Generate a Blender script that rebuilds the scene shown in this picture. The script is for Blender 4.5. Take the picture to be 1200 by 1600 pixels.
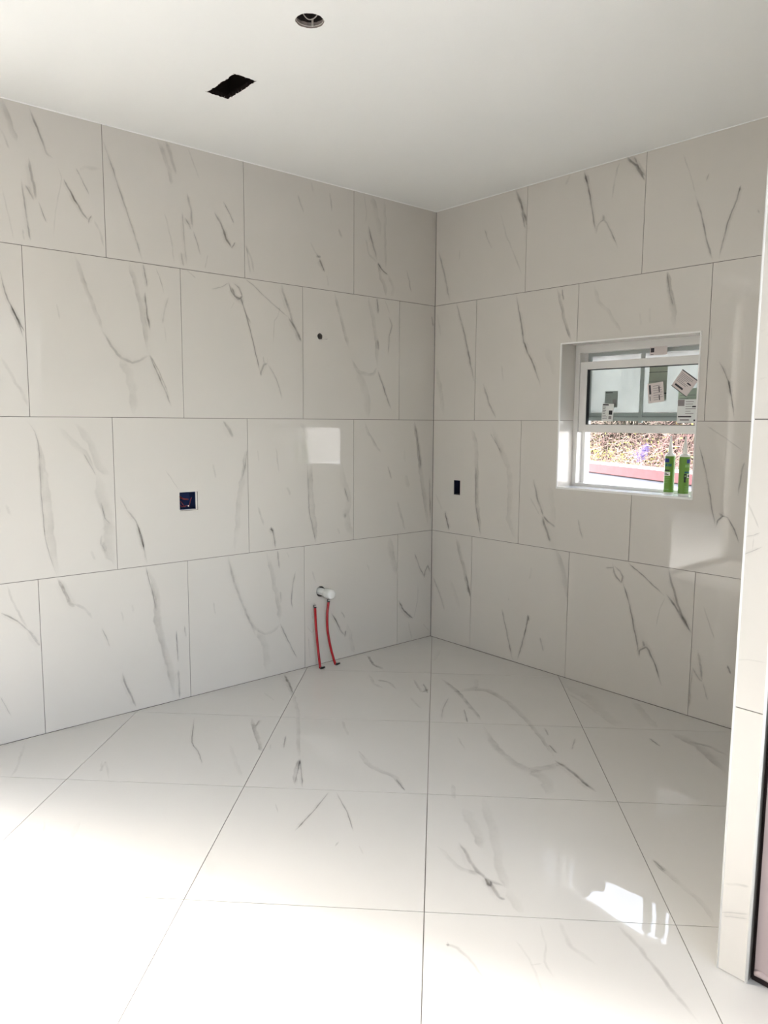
import bpy, bmesh, math, random
from mathutils import Vector, Matrix, geometry, noise
for o in list(bpy.data.objects): bpy.data.objects.remove(o)
S = bpy.context.scene; C = S.collection
random.seed(7)
# ------------------------------------------------------------------ camera
cd = bpy.data.cameras.new('camera'); cam = bpy.data.objects.new('camera', cd); C.objects.link(cam)
cd.sensor_fit = 'VERTICAL'; cd.sensor_height = 36.0; cd.lens = 36.0*1174.52/1600.0; cd.clip_start = 0.02; cd.clip_end = 300
Fv = Vector((0.65255435, 0.74824646, -0.11958283)); Rv = Vector((0.7541357, -0.6566887, 0.00626797)); Uv = Vector((0.07383871, 0.09427188, 0.99280444))
m = Matrix((Rv, Uv, -Fv)).transposed().to_4x4(); m.translation = Vector((-3.8365, -3.8655, 1.5796)); cam.matrix_world = m
S.camera = cam
# ------------------------------------------------------------------ world, sun, exposure
SUN_AZ = Vector((0.400, -0.9165)); SUN_EL = math.radians(35)
w = bpy.data.worlds.new('sky'); S.world = w; w.use_nodes = True
nt = w.node_tree; nt.nodes.clear()
sky = nt.nodes.new('ShaderNodeTexSky'); sky.sky_type = 'NISHITA'; sky.sun_disc = False
sky.sun_elevation = SUN_EL; sky.sun_rotation = math.atan2(-SUN_AZ.x, -SUN_AZ.y); sky.dust_density = 3.0; sky.air_density = 1.0
hs = nt.nodes.new('ShaderNodeHueSaturation'); hs.inputs['Saturation'].default_value = 0.45
bg = nt.nodes.new('ShaderNodeBackground'); bg.inputs['Strength'].default_value = SKY_STRENGTH = 1.2
wo = nt.nodes.new('ShaderNodeOutputWorld')
nt.links.new(sky.outputs[0], hs.inputs['Color']); nt.links.new(hs.outputs[0], bg.inputs[0]); nt.links.new(bg.outputs[0], wo.inputs[0])
sl = bpy.data.lights.new('sun', 'SUN'); sl.energy = 4.8; sl.angle = math.radians(8); sl.color = (1.0, 0.995, 0.985)
so = bpy.data.objects.new('sun', sl); C.objects.link(so)
dv = Vector((SUN_AZ.x*math.cos(SUN_EL), SUN_AZ.y*math.cos(SUN_EL), -math.sin(SUN_EL)))
so.rotation_euler = dv.to_track_quat('-Z', 'Y').to_euler(); so.location = (-3, 6, 8)
S.view_settings.view_transform = 'Standard'; S.view_settings.look = 'None'; S.view_settings.gamma = 1.0
S.view_settings.use_curve_mapping = False; S.view_settings.exposure = 0.90
# ------------------------------------------------------------------ materials
def mat(name, col, rough=0.5, spec=0.5, metal=0.0, var=0.0, scale=8.0, bump=0.0, bscale=60.0, stretch=None):
    m = bpy.data.materials.new(name); m.use_nodes = True; n = m.node_tree; b = n.nodes['Principled BSDF']
    b.inputs['Roughness'].default_value = rough; b.inputs['Specular IOR Level'].default_value = spec; b.inputs['Metallic'].default_value = metal
    tc = n.nodes.new('ShaderNodeTexCoord'); mp = n.nodes.new('ShaderNodeMapping'); n.links.new(tc.outputs['Object'], mp.inputs[0])
    if stretch: mp.inputs['Scale'].default_value = stretch
    no = n.nodes.new('ShaderNodeTexNoise'); no.inputs['Scale'].default_value = scale; no.inputs['Detail'].default_value = 5
    n.links.new(mp.outputs[0], no.inputs[0])
    mx = n.nodes.new('ShaderNodeMix'); mx.data_type = 'RGBA'
    lo = [max(0, c*(1-var)) for c in col]; hi = [min(1, c*(1+var)) for c in col]
    mx.inputs[6].default_value = (*lo, 1); mx.inputs[7].default_value = (*hi, 1)
    n.links.new(no.outputs[0], mx.inputs[0]); n.links.new(mx.outputs[2], b.inputs['Base Color'])
    if bump:
        n2 = n.nodes.new('ShaderNodeTexNoise'); n2.inputs['Scale'].default_value = bscale; n2.inputs['Detail'].default_value = 3
        n.links.new(mp.outputs[0], n2.inputs[0])
        bp = n.nodes.new('ShaderNodeBump'); bp.inputs['Strength'].default_value = 1.0; bp.inputs['Distance'].default_value = bump
        n.links.new(n2.outputs[0], bp.inputs['Height']); n.links.new(bp.outputs[0], b.inputs['Normal'])
    return m
M = {}
TILE = (0.650, 0.615, 0.562)
M['tile'] = mat('polished_marble_tile', TILE, 0.012, 0.5, var=0.025, scale=2.3, bump=0.0005, bscale=1.6)
M['floor_tile'] = mat('polished_floor_tile', (0.655, 0.634, 0.598), 0.006, 0.5, var=0.025, scale=2.0, bump=0.0028, bscale=2.2)
M['grout'] = mat('grey_grout', (0.22, 0.20, 0.18), 0.9, 0.2, var=0.15, scale=30)
M['paint'] = mat('white_ceiling_paint', (0.93, 0.93, 0.905), 0.55, 0.3, var=0.01, scale=3, bump=0.0002, bscale=90)
M['plaster'] = mat('white_wall_plaster', (0.80, 0.79, 0.77), 0.8, 0.3, var=0.02, scale=3)
M['pink_plaster'] = mat('pinkish_undercoat', (0.36, 0.29, 0.285), 0.35, 0.5, var=0.05, scale=4)
M['vinyl'] = mat('white_vinyl', (0.80, 0.78, 0.74), 0.3, 0.5, var=0.01)
M['trim'] = mat('bright_edge_trim', (0.88, 0.87, 0.84), 0.18, 0.6)
M['sill'] = mat('white_sill_tile', (0.80, 0.80, 0.80), 0.06, 0.5, var=0.04, scale=5)
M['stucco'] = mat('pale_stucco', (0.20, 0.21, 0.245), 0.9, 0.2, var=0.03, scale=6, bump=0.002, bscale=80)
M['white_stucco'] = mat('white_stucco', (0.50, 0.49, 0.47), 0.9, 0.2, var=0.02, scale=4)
M['deck'] = mat('white_roof_membrane', (0.88, 0.88, 0.88), 0.8, 0.2, var=0.04, scale=2)
M['coping'] = mat('faded_red_coping', (0.17, 0.055, 0.06), 0.7, 0.3, var=0.2, scale=9)
M['coping_top'] = mat('painted_sunlit_coping', (0.85, 0.80, 0.77), 0.8, 0.2, var=0.05, scale=9)  # pale colour paints in the sunlight on the coping's top
M['dark'] = mat('painted_shadow_strip', (0.03, 0.02, 0.02), 0.8, 0.2)  # near-black stands in for shadow under the coping and in the wall gap
M['cavity'] = mat('shaded_timber_cavity', (0.020, 0.014, 0.012), 0.95, 0.1, var=0.4, scale=12)  # joist brown painted near-black for the shade inside the holes
M['housing'] = mat('brown_metal_housing', (0.055, 0.042, 0.038), 0.6, 0.5, var=0.3, scale=25)
M['chip'] = mat('torn_board_paper', (0.34, 0.29, 0.26), 0.9, 0.2, var=0.4, scale=60)
M['wire_white'] = mat('pale_wire', (0.62, 0.58, 0.54), 0.4, 0.5)
M['blue'] = mat('blue_plastic_box', (0.003, 0.015, 0.075), 0.35, 0.5, var=0.2)
M['navy'] = mat('navy_plastic_box', (0.004, 0.006, 0.025), 0.4, 0.5)
M['black'] = mat('black_plastic', (0.008, 0.008, 0.008), 0.45, 0.4)
M['redwire'] = mat('red_wire', (0.17, 0.012, 0.015), 0.4, 0.5)
M['redtube'] = mat('red_plastic_pipe', (0.36, 0.004, 0.008), 0.25, 0.5, var=0.06, scale=20)
M['pvc'] = mat('white_plastic_pipe', (0.84, 0.83, 0.79), 0.3, 0.5)
M['green'] = mat('green_cartridge', (0.125, 0.27, 0.03), 0.3, 0.5, var=0.03)
M['green_pale'] = mat('pale_green_band', (0.24, 0.42, 0.15), 0.3, 0.5)
M['label_blue'] = mat('blue_label', (0.015, 0.03, 0.20), 0.4, 0.4)
M['label_teal'] = mat('teal_lettering', (0.01, 0.09, 0.13), 0.4, 0.4)
M['label_black'] = mat('black_print', (0.012, 0.012, 0.015), 0.4, 0.4)
M['label_white'] = mat('white_label', (0.80, 0.80, 0.76), 0.5, 0.4)
M['nozzle'] = mat('milky_nozzle', (0.80, 0.79, 0.74), 0.35, 0.5)
M['paper'] = mat('sticker_paper', (0.70, 0.63, 0.60), 0.7, 0.3, var=0.04, scale=30)
M['paper_white'] = mat('white_sticker_paper', (0.76, 0.77, 0.74), 0.7, 0.3)
M['paper_olive'] = mat('olive_backed_sticker', (0.42, 0.43, 0.34), 0.7, 0.3, var=0.05)
M['paper_grey'] = mat('grey_backed_sticker', (0.33, 0.36, 0.34), 0.7, 0.3, var=0.05)
M['paper_green'] = mat('pale_green_sticker', (0.62, 0.70, 0.55), 0.7, 0.3)
M['print'] = mat('sticker_print', (0.05, 0.045, 0.05), 0.6, 0.3)
M['print_soft'] = mat('faint_sticker_print', (0.28, 0.25, 0.25), 0.6, 0.3)
M['sash_grey'] = mat('grey_green_aluminium', (0.42, 0.45, 0.43), 0.4, 0.5)
M['gasket'] = mat('black_gasket', (0.03, 0.03, 0.03), 0.6, 0.3)
M['twig'] = mat('bare_pale_twig', (0.36, 0.29, 0.25), 0.8, 0.2, var=0.3, scale=14)
M['twig_red'] = mat('reddish_twig', (0.27, 0.17, 0.165), 0.8, 0.2, var=0.3, scale=14)
M['leaf'] = mat('yellow_green_leaf', (0.40, 0.40, 0.12), 0.6, 0.3, var=0.5, scale=5)
M['leaf_dark'] = mat('dark_green_leaf', (0.06, 0.075, 0.02), 0.6, 0.3, var=0.5, scale=5)
M['flower'] = mat('lilac_petals', (0.24, 0.19, 0.42), 0.6, 0.3, var=0.2, scale=20)
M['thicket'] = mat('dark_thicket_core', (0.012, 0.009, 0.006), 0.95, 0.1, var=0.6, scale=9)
M['ground'] = mat('pale_paving', (0.80, 0.79, 0.77), 0.9, 0.2, var=0.08, scale=3)
M['roofing'] = mat('grey_roofing', (0.14, 0.135, 0.13), 0.9, 0.2, var=0.1)
def vein_mat(name, rough, col=(0.115, 0.095, 0.075)):
    m = bpy.data.materials.new(name); m.use_nodes = True; n = m.node_tree; b = n.nodes['Principled BSDF']; out = n.nodes['Material Output']
    b.inputs['Roughness'].default_value = rough; b.inputs['Base Color'].default_value = (*col, 1)
    at = n.nodes.new('ShaderNodeAttribute'); at.attribute_name = 'vein'
    tc = n.nodes.new('ShaderNodeTexCoord')
    no = n.nodes.new('ShaderNodeTexNoise'); no.inputs['Scale'].default_value = 14; no.inputs['Detail'].default_value = 6; no.inputs['Roughness'].default_value = 0.65
    n.links.new(tc.outputs['Object'], no.inputs[0])
    mr = n.nodes.new('ShaderNodeMapRange'); mr.inputs[1].default_value = 0.3; mr.inputs[2].default_value = 0.68; mr.inputs[3].default_value = 0.35; mr.inputs[4].default_value = 1.25
    n.links.new(no.outputs[0], mr.inputs[0])
    mu = n.nodes.new('ShaderNodeMath'); mu.operation = 'MULTIPLY'; mu.use_clamp = True
    n.links.new(at.outputs['Fac'], mu.inputs[0]); n.links.new(mr.outputs[0], mu.inputs[1])
    tr = n.nodes.new('ShaderNodeBsdfTransparent'); mx = n.nodes.new('ShaderNodeMixShader')
    n.links.new(mu.outputs[0], mx.inputs[0]); n.links.new(tr.outputs[0], mx.inputs[1]); n.links.new(b.outputs[0], mx.inputs[2]); n.links.new(mx.outputs[0], out.inputs[0])
    return m
M['vein'] = vein_mat('marble_vein', 0.012, (0.175, 0.14, 0.11))
def glass_mat(name, tint, diffuse=None, dfac=0.0):
    m = bpy.data.materials.new(name); m.use_nodes = True; n = m.node_tree; n.nodes.remove(n.nodes['Principled BSDF']); out = n.nodes['Material Output']
    tr = n.nodes.new('ShaderNodeBsdfTransparent'); tr.inputs[0].default_value = (*tint, 1)
    gl = n.nodes.new('ShaderNodeBsdfGlossy'); gl.inputs['Roughness'].default_value = 0.01
    fr = n.nodes.new('ShaderNodeFresnel'); fr.inputs[0].default_value = 1.5
    mx = n.nodes.new('ShaderNodeMixShader'); last = tr.outputs[0]
    if diffuse:
        tl = n.nodes.new('ShaderNodeBsdfTranslucent'); tl.inputs[0].default_value = (*diffuse, 1)
        tc = n.nodes.new('ShaderNodeTexCoord'); no = n.nodes.new('ShaderNodeTexNoise'); no.inputs['Scale'].default_value = 7
        n.links.new(tc.outputs['Object'], no.inputs[0])
        cm = n.nodes.new('ShaderNodeMix'); cm.data_type = 'RGBA'; cm.inputs[6].default_value = (*[c*.8 for c in diffuse], 1); cm.inputs[7].default_value = (*[min(1, c*1.15) for c in diffuse], 1)
        n.links.new(no.outputs[0], cm.inputs[0]); n.links.new(cm.outputs[2], tl.inputs[0])
        m2 = n.nodes.new('ShaderNodeMixShader'); m2.inputs[0].default_value = dfac
        n.links.new(tr.outputs[0], m2.inputs[1]); n.links.new(tl.outputs[0], m2.inputs[2]); last = m2.outputs[0]
    n.links.new(fr.outputs[0], mx.inputs[0]); n.links.new(last, mx.inputs[1]); n.links.new(gl.outputs[0], mx.inputs[2]); n.links.new(mx.outputs[0], out.inputs[0])
    return m
M['glass'] = glass_mat('clear_glass', (0.93, 0.96, 0.95))
M['film_glass'] = glass_mat('filmed_obscure_glass', (0.86, 0.92, 0.9), (0.60, 0.585, 0.55), 0.93)
M['door_glass'] = glass_mat('door_glazing', (0.95, 0.96, 0.95))
# ------------------------------------------------------------------ helpers
def obj(name, bm, m, parent=None, kind=None, label=None, smooth=False, loc=None):
    me = bpy.data.meshes.new(name)
    if smooth:
        for f in bm.faces: f.smooth = True
    bmesh.ops.recalc_face_normals(bm, faces=bm.faces)
    bm.to_mesh(me); bm.free()
    for x in (m if isinstance(m, list) else [m]): me.materials.append(M[x])
    o = bpy.data.objects.new(name, me); C.objects.link(o)
    if parent: o.parent = parent
    if loc: o.location = loc
    if kind: o['kind'] = kind
    if label: o['label'] = label
    return o
def thing(name, label, cat, loc=(0, 0, 0), group=None):
    o = bpy.data.objects.new(name, None); C.objects.link(o); o.location = loc; o.empty_display_size = 0.05
    o['label'] = label; o['category'] = cat
    if group: o['group'] = group
    return o
def struct(name, bm, m): return obj(name, bm, m, None, 'structure')
def box(bm, x0, x1, y0, y1, z0, z1, mi=0):
    v = [bm.verts.new((x, y, z)) for x in (x0, x1) for y in (y0, y1) for z in (z0, z1)]
    for q in ((0, 1, 3, 2), (4, 6, 7, 5), (0, 4, 5, 1), (2, 3, 7, 6), (0, 2, 6, 4), (1, 5, 7, 3)):
        f = bm.faces.new([v[i] for i in q]); f.material_index = mi
def tube(bm, pts, r, n=10, caps=True, mi=0):
    pts = [Vector(p) for p in pts]; rs = r if isinstance(r, (list, tuple)) else [r]*len(pts)
    rings = []
    for i, p in enumerate(pts):
        d = (pts[min(i+1, len(pts)-1)] - pts[max(i-1, 0)]).normalized()
        a = d.cross(Vector((0, 0, 1)));
        if a.length < 0.05: a = d.cross(Vector((1, 0, 0)))
        a.normalize(); b = d.cross(a)
        rings.append([bm.verts.new(p + (a*math.cos(t) + b*math.sin(t))*rs[i]) for t in [2*math.pi*k/n for k in range(n)]])
    for a, b in zip(rings, rings[1:]):
        for k in range(n):
            f = bm.faces.new((a[k], a[(k+1) % n], b[(k+1) % n], b[k])); f.material_index = mi
    if caps:
        for rg in (rings[0], rings[-1]):
            try: f = bm.faces.new(rg); f.material_index = mi
            except ValueError: pass
def catmull(p, n=8):
    p = [Vector(a) for a in p]; q = [p[0]*2-p[1]] + p + [p[-1]*2-p[-2]]; out = []
    for i in range(1, len(q)-2):
        for k in range(n):
            t = k/n; out.append(0.5*((2*q[i]) + (q[i+1]-q[i-1])*t + (2*q[i-1]-5*q[i]+4*q[i+1]-q[i+2])*t*t + (3*q[i]-q[i-1]-3*q[i+1]+q[i+2])*t**3))
    out.append(p[-1]); return out
AX = {'L': lambda u, v, d: Vector((u, d, v)), 'R': lambda u, v, d: Vector((d, u, v)), 'C': lambda u, v, d: Vector((u, v, d)),
      'F': lambda u, v, d: Vector((u, v, -d)), 'P': lambda u, v, d: Vector((PX + d, u, v)), 'B': lambda u, v, d: Vector((u, PY - d, v))}
PX, PY = -1.766, -2.983      # the end corner of the short tiled wall
def slab(bm, ax, rect, holes, d0, d1, mi=0, polys=()):
    """a flat slab d0..d1 over rect minus rectangular holes; polys: (bounding rect, outline) holes with an irregular outline"""
    P = AX[ax]; u0, u1, v0, v1 = rect
    hs_ = [h for h in list(holes) + [p[0] for p in polys] if h[0] < u1 and h[1] > u0 and h[2] < v1 and h[3] > v0]
    us = sorted({u0, u1, *[min(max(c, u0), u1) for h in hs_ for c in h[:2]]}); vs = sorted({v0, v1, *[min(max(c, v0), v1) for h in hs_ for c in h[2:]]})
    nu, nv = len(us)-1, len(vs)-1
    solid = lambda i, j: 0 <= i < nu and 0 <= j < nv and not any(h[0] <= (us[i]+us[i+1])/2 <= h[1] and h[2] <= (vs[j]+vs[j+1])/2 <= h[3] for h in hs_)
    cache = {}
    def V(u, v, d):
        k = (round(u, 6), round(v, 6), d)
        if k not in cache: cache[k] = bm.verts.new(P(u, v, d))
        return cache[k]
    def F(*q):
        try: f = bm.faces.new([V(*c) for c in q]); f.material_index = mi
        except ValueError: pass
    for i in range(nu):
        for j in range(nv):
            if not solid(i, j): continue
            a, b, c, e = us[i], us[i+1], vs[j], vs[j+1]
            F((a, c, d0), (b, c, d0), (b, e, d0), (a, e, d0)); F((a, c, d1), (b, c, d1), (b, e, d1), (a, e, d1))
            if not solid(i-1, j): F((a, c, d0), (a, e, d0), (a, e, d1), (a, c, d1))
            if not solid(i+1, j): F((b, c, d0), (b, e, d0), (b, e, d1), (b, c, d1))
            if not solid(i, j-1): F((a, c, d0), (b, c, d0), (b, c, d1), (a, c, d1))
            if not solid(i, j+1): F((a, e, d0), (b, e, d0), (b, e, d1), (a, e, d1))
    for (r, pl, *pm) in polys:
        if not (r[0] < u1 and r[1] > u0 and r[2] < v1 and r[3] > v0): continue
        outer = [(r[0], r[2]), (r[1], r[2]), (r[1], r[3]), (r[0], r[3])]; allp = outer + list(pl)
        tri = geometry.tessellate_polygon([[Vector((a, b, 0)) for a, b in outer], [Vector((a, b, 0)) for a, b in pl]])
        for t in tri: F(*[(allp[i][0], allp[i][1], d0) for i in t])
        for k in range(len(pl)):
            a, b = pl[k], pl[(k+1) % len(pl)]
            F((a[0], a[1], d0), (b[0], b[1], d0), (b[0], b[1], d1), (a[0], a[1], d1))
            if pm: bm.faces.ensure_lookup_table(); bm.faces[-1].material_index = pm[0]
VEINS = {
'L': [[35,-2780,3015,26,-2757,2939,26,-2741,2887,25,-2725,2849,27],[25,-2795,2897,11,-2775,2851,11,-2759,2808,10],[40,-2666,3023,10,-2641,2949,11,-2611,2880,10,-2594,2827,11,-2566,2814,11],[45,-2678,2789,14,-2666,2706,14,-2655,2651,14,-2652,2608,14],[45,-2714,2686,8,-2707,2602,8,-2699,2518,8,-2693,2451,7,-2685,2414,8],[50,-2701,2665,8,-2679,2632,9,-2662,2601,9],[45,-2643,2605,3,-2626,2550,4,-2610,2509,4],[90,-2522,2726,10,-2502,2691,10,-2474,2642,10,-2440,2588,10,-2410,2558,10],[70,-2411,2537,8,-2407,2564,8,-2392,2583,8],[50,-2462,2793,6,-2434,2739,5,-2402,2675,6],[15,-2448,2781,18,-2416,2803,19,-2343,2813,20],[25,-2799,2641,7,-2778,2513,7,-2760,2402,7],[20,-2548,2779,6,-2530,2724,6,-2567,2570,6,-2582,2439,6],[25,-2384,2562,12,-2354,2506,12,-2338,2437,11],[30,-2720,2466,10,-2716,2409,10],[55,-2328,2967,9,-2298,2874,9,-2249,2731,9,-2209,2614,9,-2168,2494,10,-2140,2397,10],[60,-2140,2394,9,-2128,2329,10,-2119,2265,9],[35,-2042,3025,23,-1992,2920,23,-1971,2850,22,-1972,2812,22],[35,-1995,3026,18,-1967,2958,19,-1940,2867,17],[30,-1869,3023,8,-1840,2954,8,-1804,2868,8],[45,-1878,2788,14,-1859,2698,12,-1849,2611,13],[45,-1909,2689,9,-1904,2557,9,-1891,2415,9],[60,-1897,2658,9,-1873,2623,9,-1858,2598,9],[40,-1849,2599,5,-1825,2536,5,-1808,2471,5],[90,-1718,2717,12,-1680,2661,13,-1648,2587,13,-1609,2541,12],[70,-1616,2540,8,-1588,2579,8],[50,-1664,2789,7,-1625,2728,7,-1597,2676,7],[25,-2012,2670,10,-1980,2545,9,-1962,2405,10],[35,-1921,2477,10,-1910,2401,10],[30,-1526,2571,11,-1507,2491,12,-1494,2410,12],[25,-1784,2407,8,-1762,2489,7],[80,-2827,2258,7,-2805,2146,8,-2780,2090,8,-2755,2034,8,-2731,1986,8],[70,-2788,2109,6,-2763,2053,6,-2738,1956,4],[20,-2846,1870,16,-2804,1794,17,-2752,1696,16,-2736,1635,16],[35,-2484,2384,22,-2458,2286,22,-2425,2198,22,-2391,2108,22,-2362,2026,23],[35,-2362,2026,16,-2321,1955,16,-2268,1894,16,-2212,1876,15,-2166,1889,15,-2118,1920,15],[25,-2279,1893,47,-2237,1831,47,-2212,1733,46,-2210,1605,46],[35,-2217,2391,26,-2181,2290,26,-2157,2163,26,-2137,2056,27,-2123,1936,26],[55,-2131,2242,10,-2123,2134,9,-2108,2047,10],[50,-2118,1920,9,-2085,1849,10,-2040,1749,9,-2000,1648,11],[50,-2118,1925,4,-2067,1839,4,-2016,1716,5],[30,-2068,2380,7,-2041,2307,6,-2025,2243,6],[45,-2001,2234,8,-2027,2154,8,-2041,2086,9],[20,-2581,2140,8,-2569,2060,8],[25,-2029,2087,5,-2020,1987,5],[55,-1640,2356,11,-1614,2295,11,-1580,2263,11,-1552,2284,11,-1572,2329,11,-1613,2353,10],[40,-1747,2303,5,-1681,2322,4,-1640,2350,4],[20,-1629,2205,6,-1601,2255,6],[30,-1898,2391,7,-1837,2349,8],[60,-1621,2330,14,-1599,2282,13,-1558,2266,13,-1547,2237,15],[50,-1558,2266,6,-1530,2188,6,-1495,2135,6],[70,-1541,2218,6,-1501,2099,6,-1467,1967,6,-1436,1858,6],[60,-1436,1840,14,-1434,1864,13,-1412,1907,13,-1387,1913,11],[40,-1387,1913,6,-1344,1857,7,-1313,1794,6,-1284,1698,6],[30,-1418,1959,8,-1410,1907,8],[30,-1387,1956,5,-1387,1908,5],[45,-1532,2386,4,-1473,2352,6,-1400,2299,5,-1301,2236,4,-1237,2195,6],[65,-1237,2195,15,-1198,2150,16,-1159,2094,16,-1143,2057,17],[40,-1286,2385,16,-1261,2309,16,-1230,2238,16,-1198,2156,16],[30,-1294,2263,6,-1311,2199,6,-1337,2165,6,-1348,2016,6],[35,-1165,2919,8,-1139,2861,9,-1119,2818,8],[30,-925,2981,13,-915,2924,12,-911,2861,12],[20,-1065,3011,15,-1052,2951,15],[30,-859,2777,17,-844,2747,18,-826,2722,17],[30,-1074,2662,11,-1040,2608,10,-1006,2576,11],[50,-1034,2582,15,-1013,2581,15,-993,2588,15],[75,-1006,2570,13,-986,2535,13,-965,2494,13],[25,-951,2485,8,-937,2410,9],[25,-1529,2581,15,-1494,2516,15,-1472,2429,15],[30,-586,3020,41,-555,2935,42,-515,2783,42],[30,-478,3018,22,-473,2836,22,-466,2571,22],[50,-616,2835,13,-577,2728,13,-537,2619,13],[70,-537,2614,13,-498,2573,11,-442,2545,11],[40,-534,2608,29,-505,2520,28,-473,2477,30,-457,2409,30],[25,-638,2752,15,-607,2655,15,-537,2608,14],[50,-279,2602,7,-253,2539,7,-244,2498,7,-226,2458,6],[20,-442,2551,26,-392,2463,26,-408,2408,26],[20,-654,3029,12,-631,2911,12,-638,2842,13],[40,-888,2383,23,-852,2275,23,-808,2144,24,-771,2044,24],[35,-756,1988,26,-703,1910,25,-642,1883,22,-564,1893,22,-533,1936,26],[22,-719,1909,55,-650,1806,57,-618,1713,58,-610,1600,59],[35,-614,2389,30,-574,2268,31,-542,2119,31,-533,1936,31],[50,-539,2388,12,-527,2284,12],[50,-531,2119,13,-518,2049,13],[60,-529,1918,13,-476,1800,13,-404,1656,12],[45,-439,2281,9,-406,2224,10,-430,2139,10,-437,2019,10],[30,-472,2383,8,-423,2294,8],[60,-32,2319,9,-16,2246,8],[45,-2742,1574,5,-2710,1522,5,-2694,1449,5,-2694,1334,5,-2694,1228,5,-2690,1099,5,-2685,991,5,-2659,880,5,-2639,801,5],[30,-2698,1470,39,-2680,1312,40,-2667,1151,40,-2659,989,40,-2636,806,42],[20,-2599,1543,30,-2539,1468,30,-2478,1413,30,-2428,1312,30],[50,-2483,1413,4,-2423,1296,4],[25,-2514,1564,38,-2443,1467,38,-2404,1345,39,-2350,1298,40],[25,-2417,1301,60,-2389,1166,61,-2360,1028,62,-2376,915,62,-2334,818,61],[50,-2403,1155,5,-2387,1075,5,-2358,1039,6],[35,-2407,987,12,-2411,942,11,-2388,894,11],[20,-2465,914,16,-2446,855,16],[25,-2858,1175,15,-2837,1121,17],[35,-2303,1183,9,-2265,1106,9,-2220,1039,10,-2194,943,9,-2178,871,10,-2166,804,9],[75,-2215,1027,6,-2193,955,6,-2180,883,6],[30,-2047,1309,6,-2005,1248,6,-1969,1193,6],[20,-1760,1335,14,-1742,1248,13],[35,-1686,1580,18,-1652,1531,19,-1628,1481,19],[28,-1533,1417,37,-1557,1291,37,-1589,1140,38,-1606,988,37,-1631,810,38],[45,-1533,1417,6,-1550,1316,5,-1576,1228,6],[30,-2872,789,11,-2852,712,11,-2822,632,12,-2790,561,12],[50,-2908,657,8,-2861,627,8,-2823,594,8,-2776,537,7],[45,-2786,549,15,-2758,500,16,-2731,457,16],[40,-2928,247,4,-2907,193,4,-2883,132,5],[40,-2634,791,16,-2608,719,16,-2580,647,17,-2559,627,17],[25,-2564,645,16,-2510,614,14,-2469,550,14],[45,-2426,496,6,-2405,445,6,-2385,383,7],[65,-2175,790,6,-2148,676,6,-2121,539,6],[35,-2157,779,37,-2112,623,40,-2122,503,40,-2083,323,39,-2049,192,39,-2028,16,41],[60,-2010,409,6,-2007,308,7,-2003,219,7],[50,-1961,425,7,-1950,354,6],[40,-2004,182,11,-1999,9,11],[45,-2326,234,11,-2305,151,12,-2277,83,11,-2253,16,12],[15,-2319,571,13,-2308,504,14],[15,-2257,597,12,-2255,549,12],[40,-1675,790,17,-1642,643,16,-1601,533,17,-1544,392,16,-1493,275,17],[20,-1775,534,11,-1762,455,11],[20,-1157,1571,32,-1116,1515,34,-1103,1459,34],[50,-1104,1312,7,-1098,1141,7,-1092,1014,7,-1058,872,7,-1044,806,7],[35,-1083,1311,36,-1077,1140,36,-1057,965,36,-1041,811,37],[25,-853,1351,50,-816,1184,50,-770,1062,51,-801,980,51,-778,882,50,-739,818,47],[45,-811,1148,7,-775,1051,8],[40,-805,981,9,-808,945,9],[25,-1469,1069,14,-1445,1007,14,-1427,950,15],[70,-1379,940,12,-1363,900,12,-1345,803,13],[60,-1389,930,11,-1356,911,11],[25,-1261,1178,18,-1235,1120,18],[25,-1337,1429,9,-1315,1264,9],[20,-1464,1410,10,-1455,1334,10],[20,-869,890,14,-846,840,14],[35,-641,1579,21,-609,1501,21,-545,1422,20,-496,1366,20],[50,-433,1278,8,-399,1183,8],[30,-344,1035,19,-308,930,20,-263,808,19],[40,-187,1581,38,-150,1435,39,-120,1242,39,-80,1044,39,-40,830,39],[40,-187,1581,8,-140,1371,9,-120,1242,9],[20,-269,1209,37,-241,1118,37],[15,-280,1387,21,-270,1298,21],[40,-32,1186,9,-28,1068,9,-19,882,9],[32,-1410,782,30,-1379,688,30,-1348,548,32,-1323,418,31,-1317,336,32],[50,-1334,790,9,-1320,670,10],[45,-1315,532,10,-1309,450,11],[30,-1555,422,18,-1506,335,18,-1430,281,17,-1365,287,20,-1318,324,22],[22,-1481,308,44,-1425,206,47,-1414,30,49],[55,-1318,324,9,-1271,223,9,-1190,71,10],[40,-1199,643,9,-1220,564,8,-1235,462,8,-1222,401,8],[30,-1265,777,7,-1246,729,6],[25,-1073,627,11,-1038,539,11],[65,-922,329,10,-869,246,10,-839,191,11,-808,154,9],[60,-811,142,12,-798,190,12],[40,-839,327,6,-805,272,7],[20,-793,233,31,-754,113,33,-730,13,33],[30,-1082,367,7,-1068,305,7],[30,-1118,278,7,-1076,222,6,-1054,254,9],[25,-1105,203,9,-1091,44,9],[35,-417,780,52,-391,656,52,-351,509,53],[15,-613,618,16,-597,566,15],[45,-173,645,9,-126,546,10,-74,459,10],[60,-73,446,13,-67,492,13,-38,536,9,-11,478,12],[60,-327,322,13,-265,233,13,-178,159,12],[25,-174,158,9,-140,280,9,-133,414,10],[25,-228,147,12,-190,12,12],[30,-82,108,9,-16,41,9]],
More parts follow.
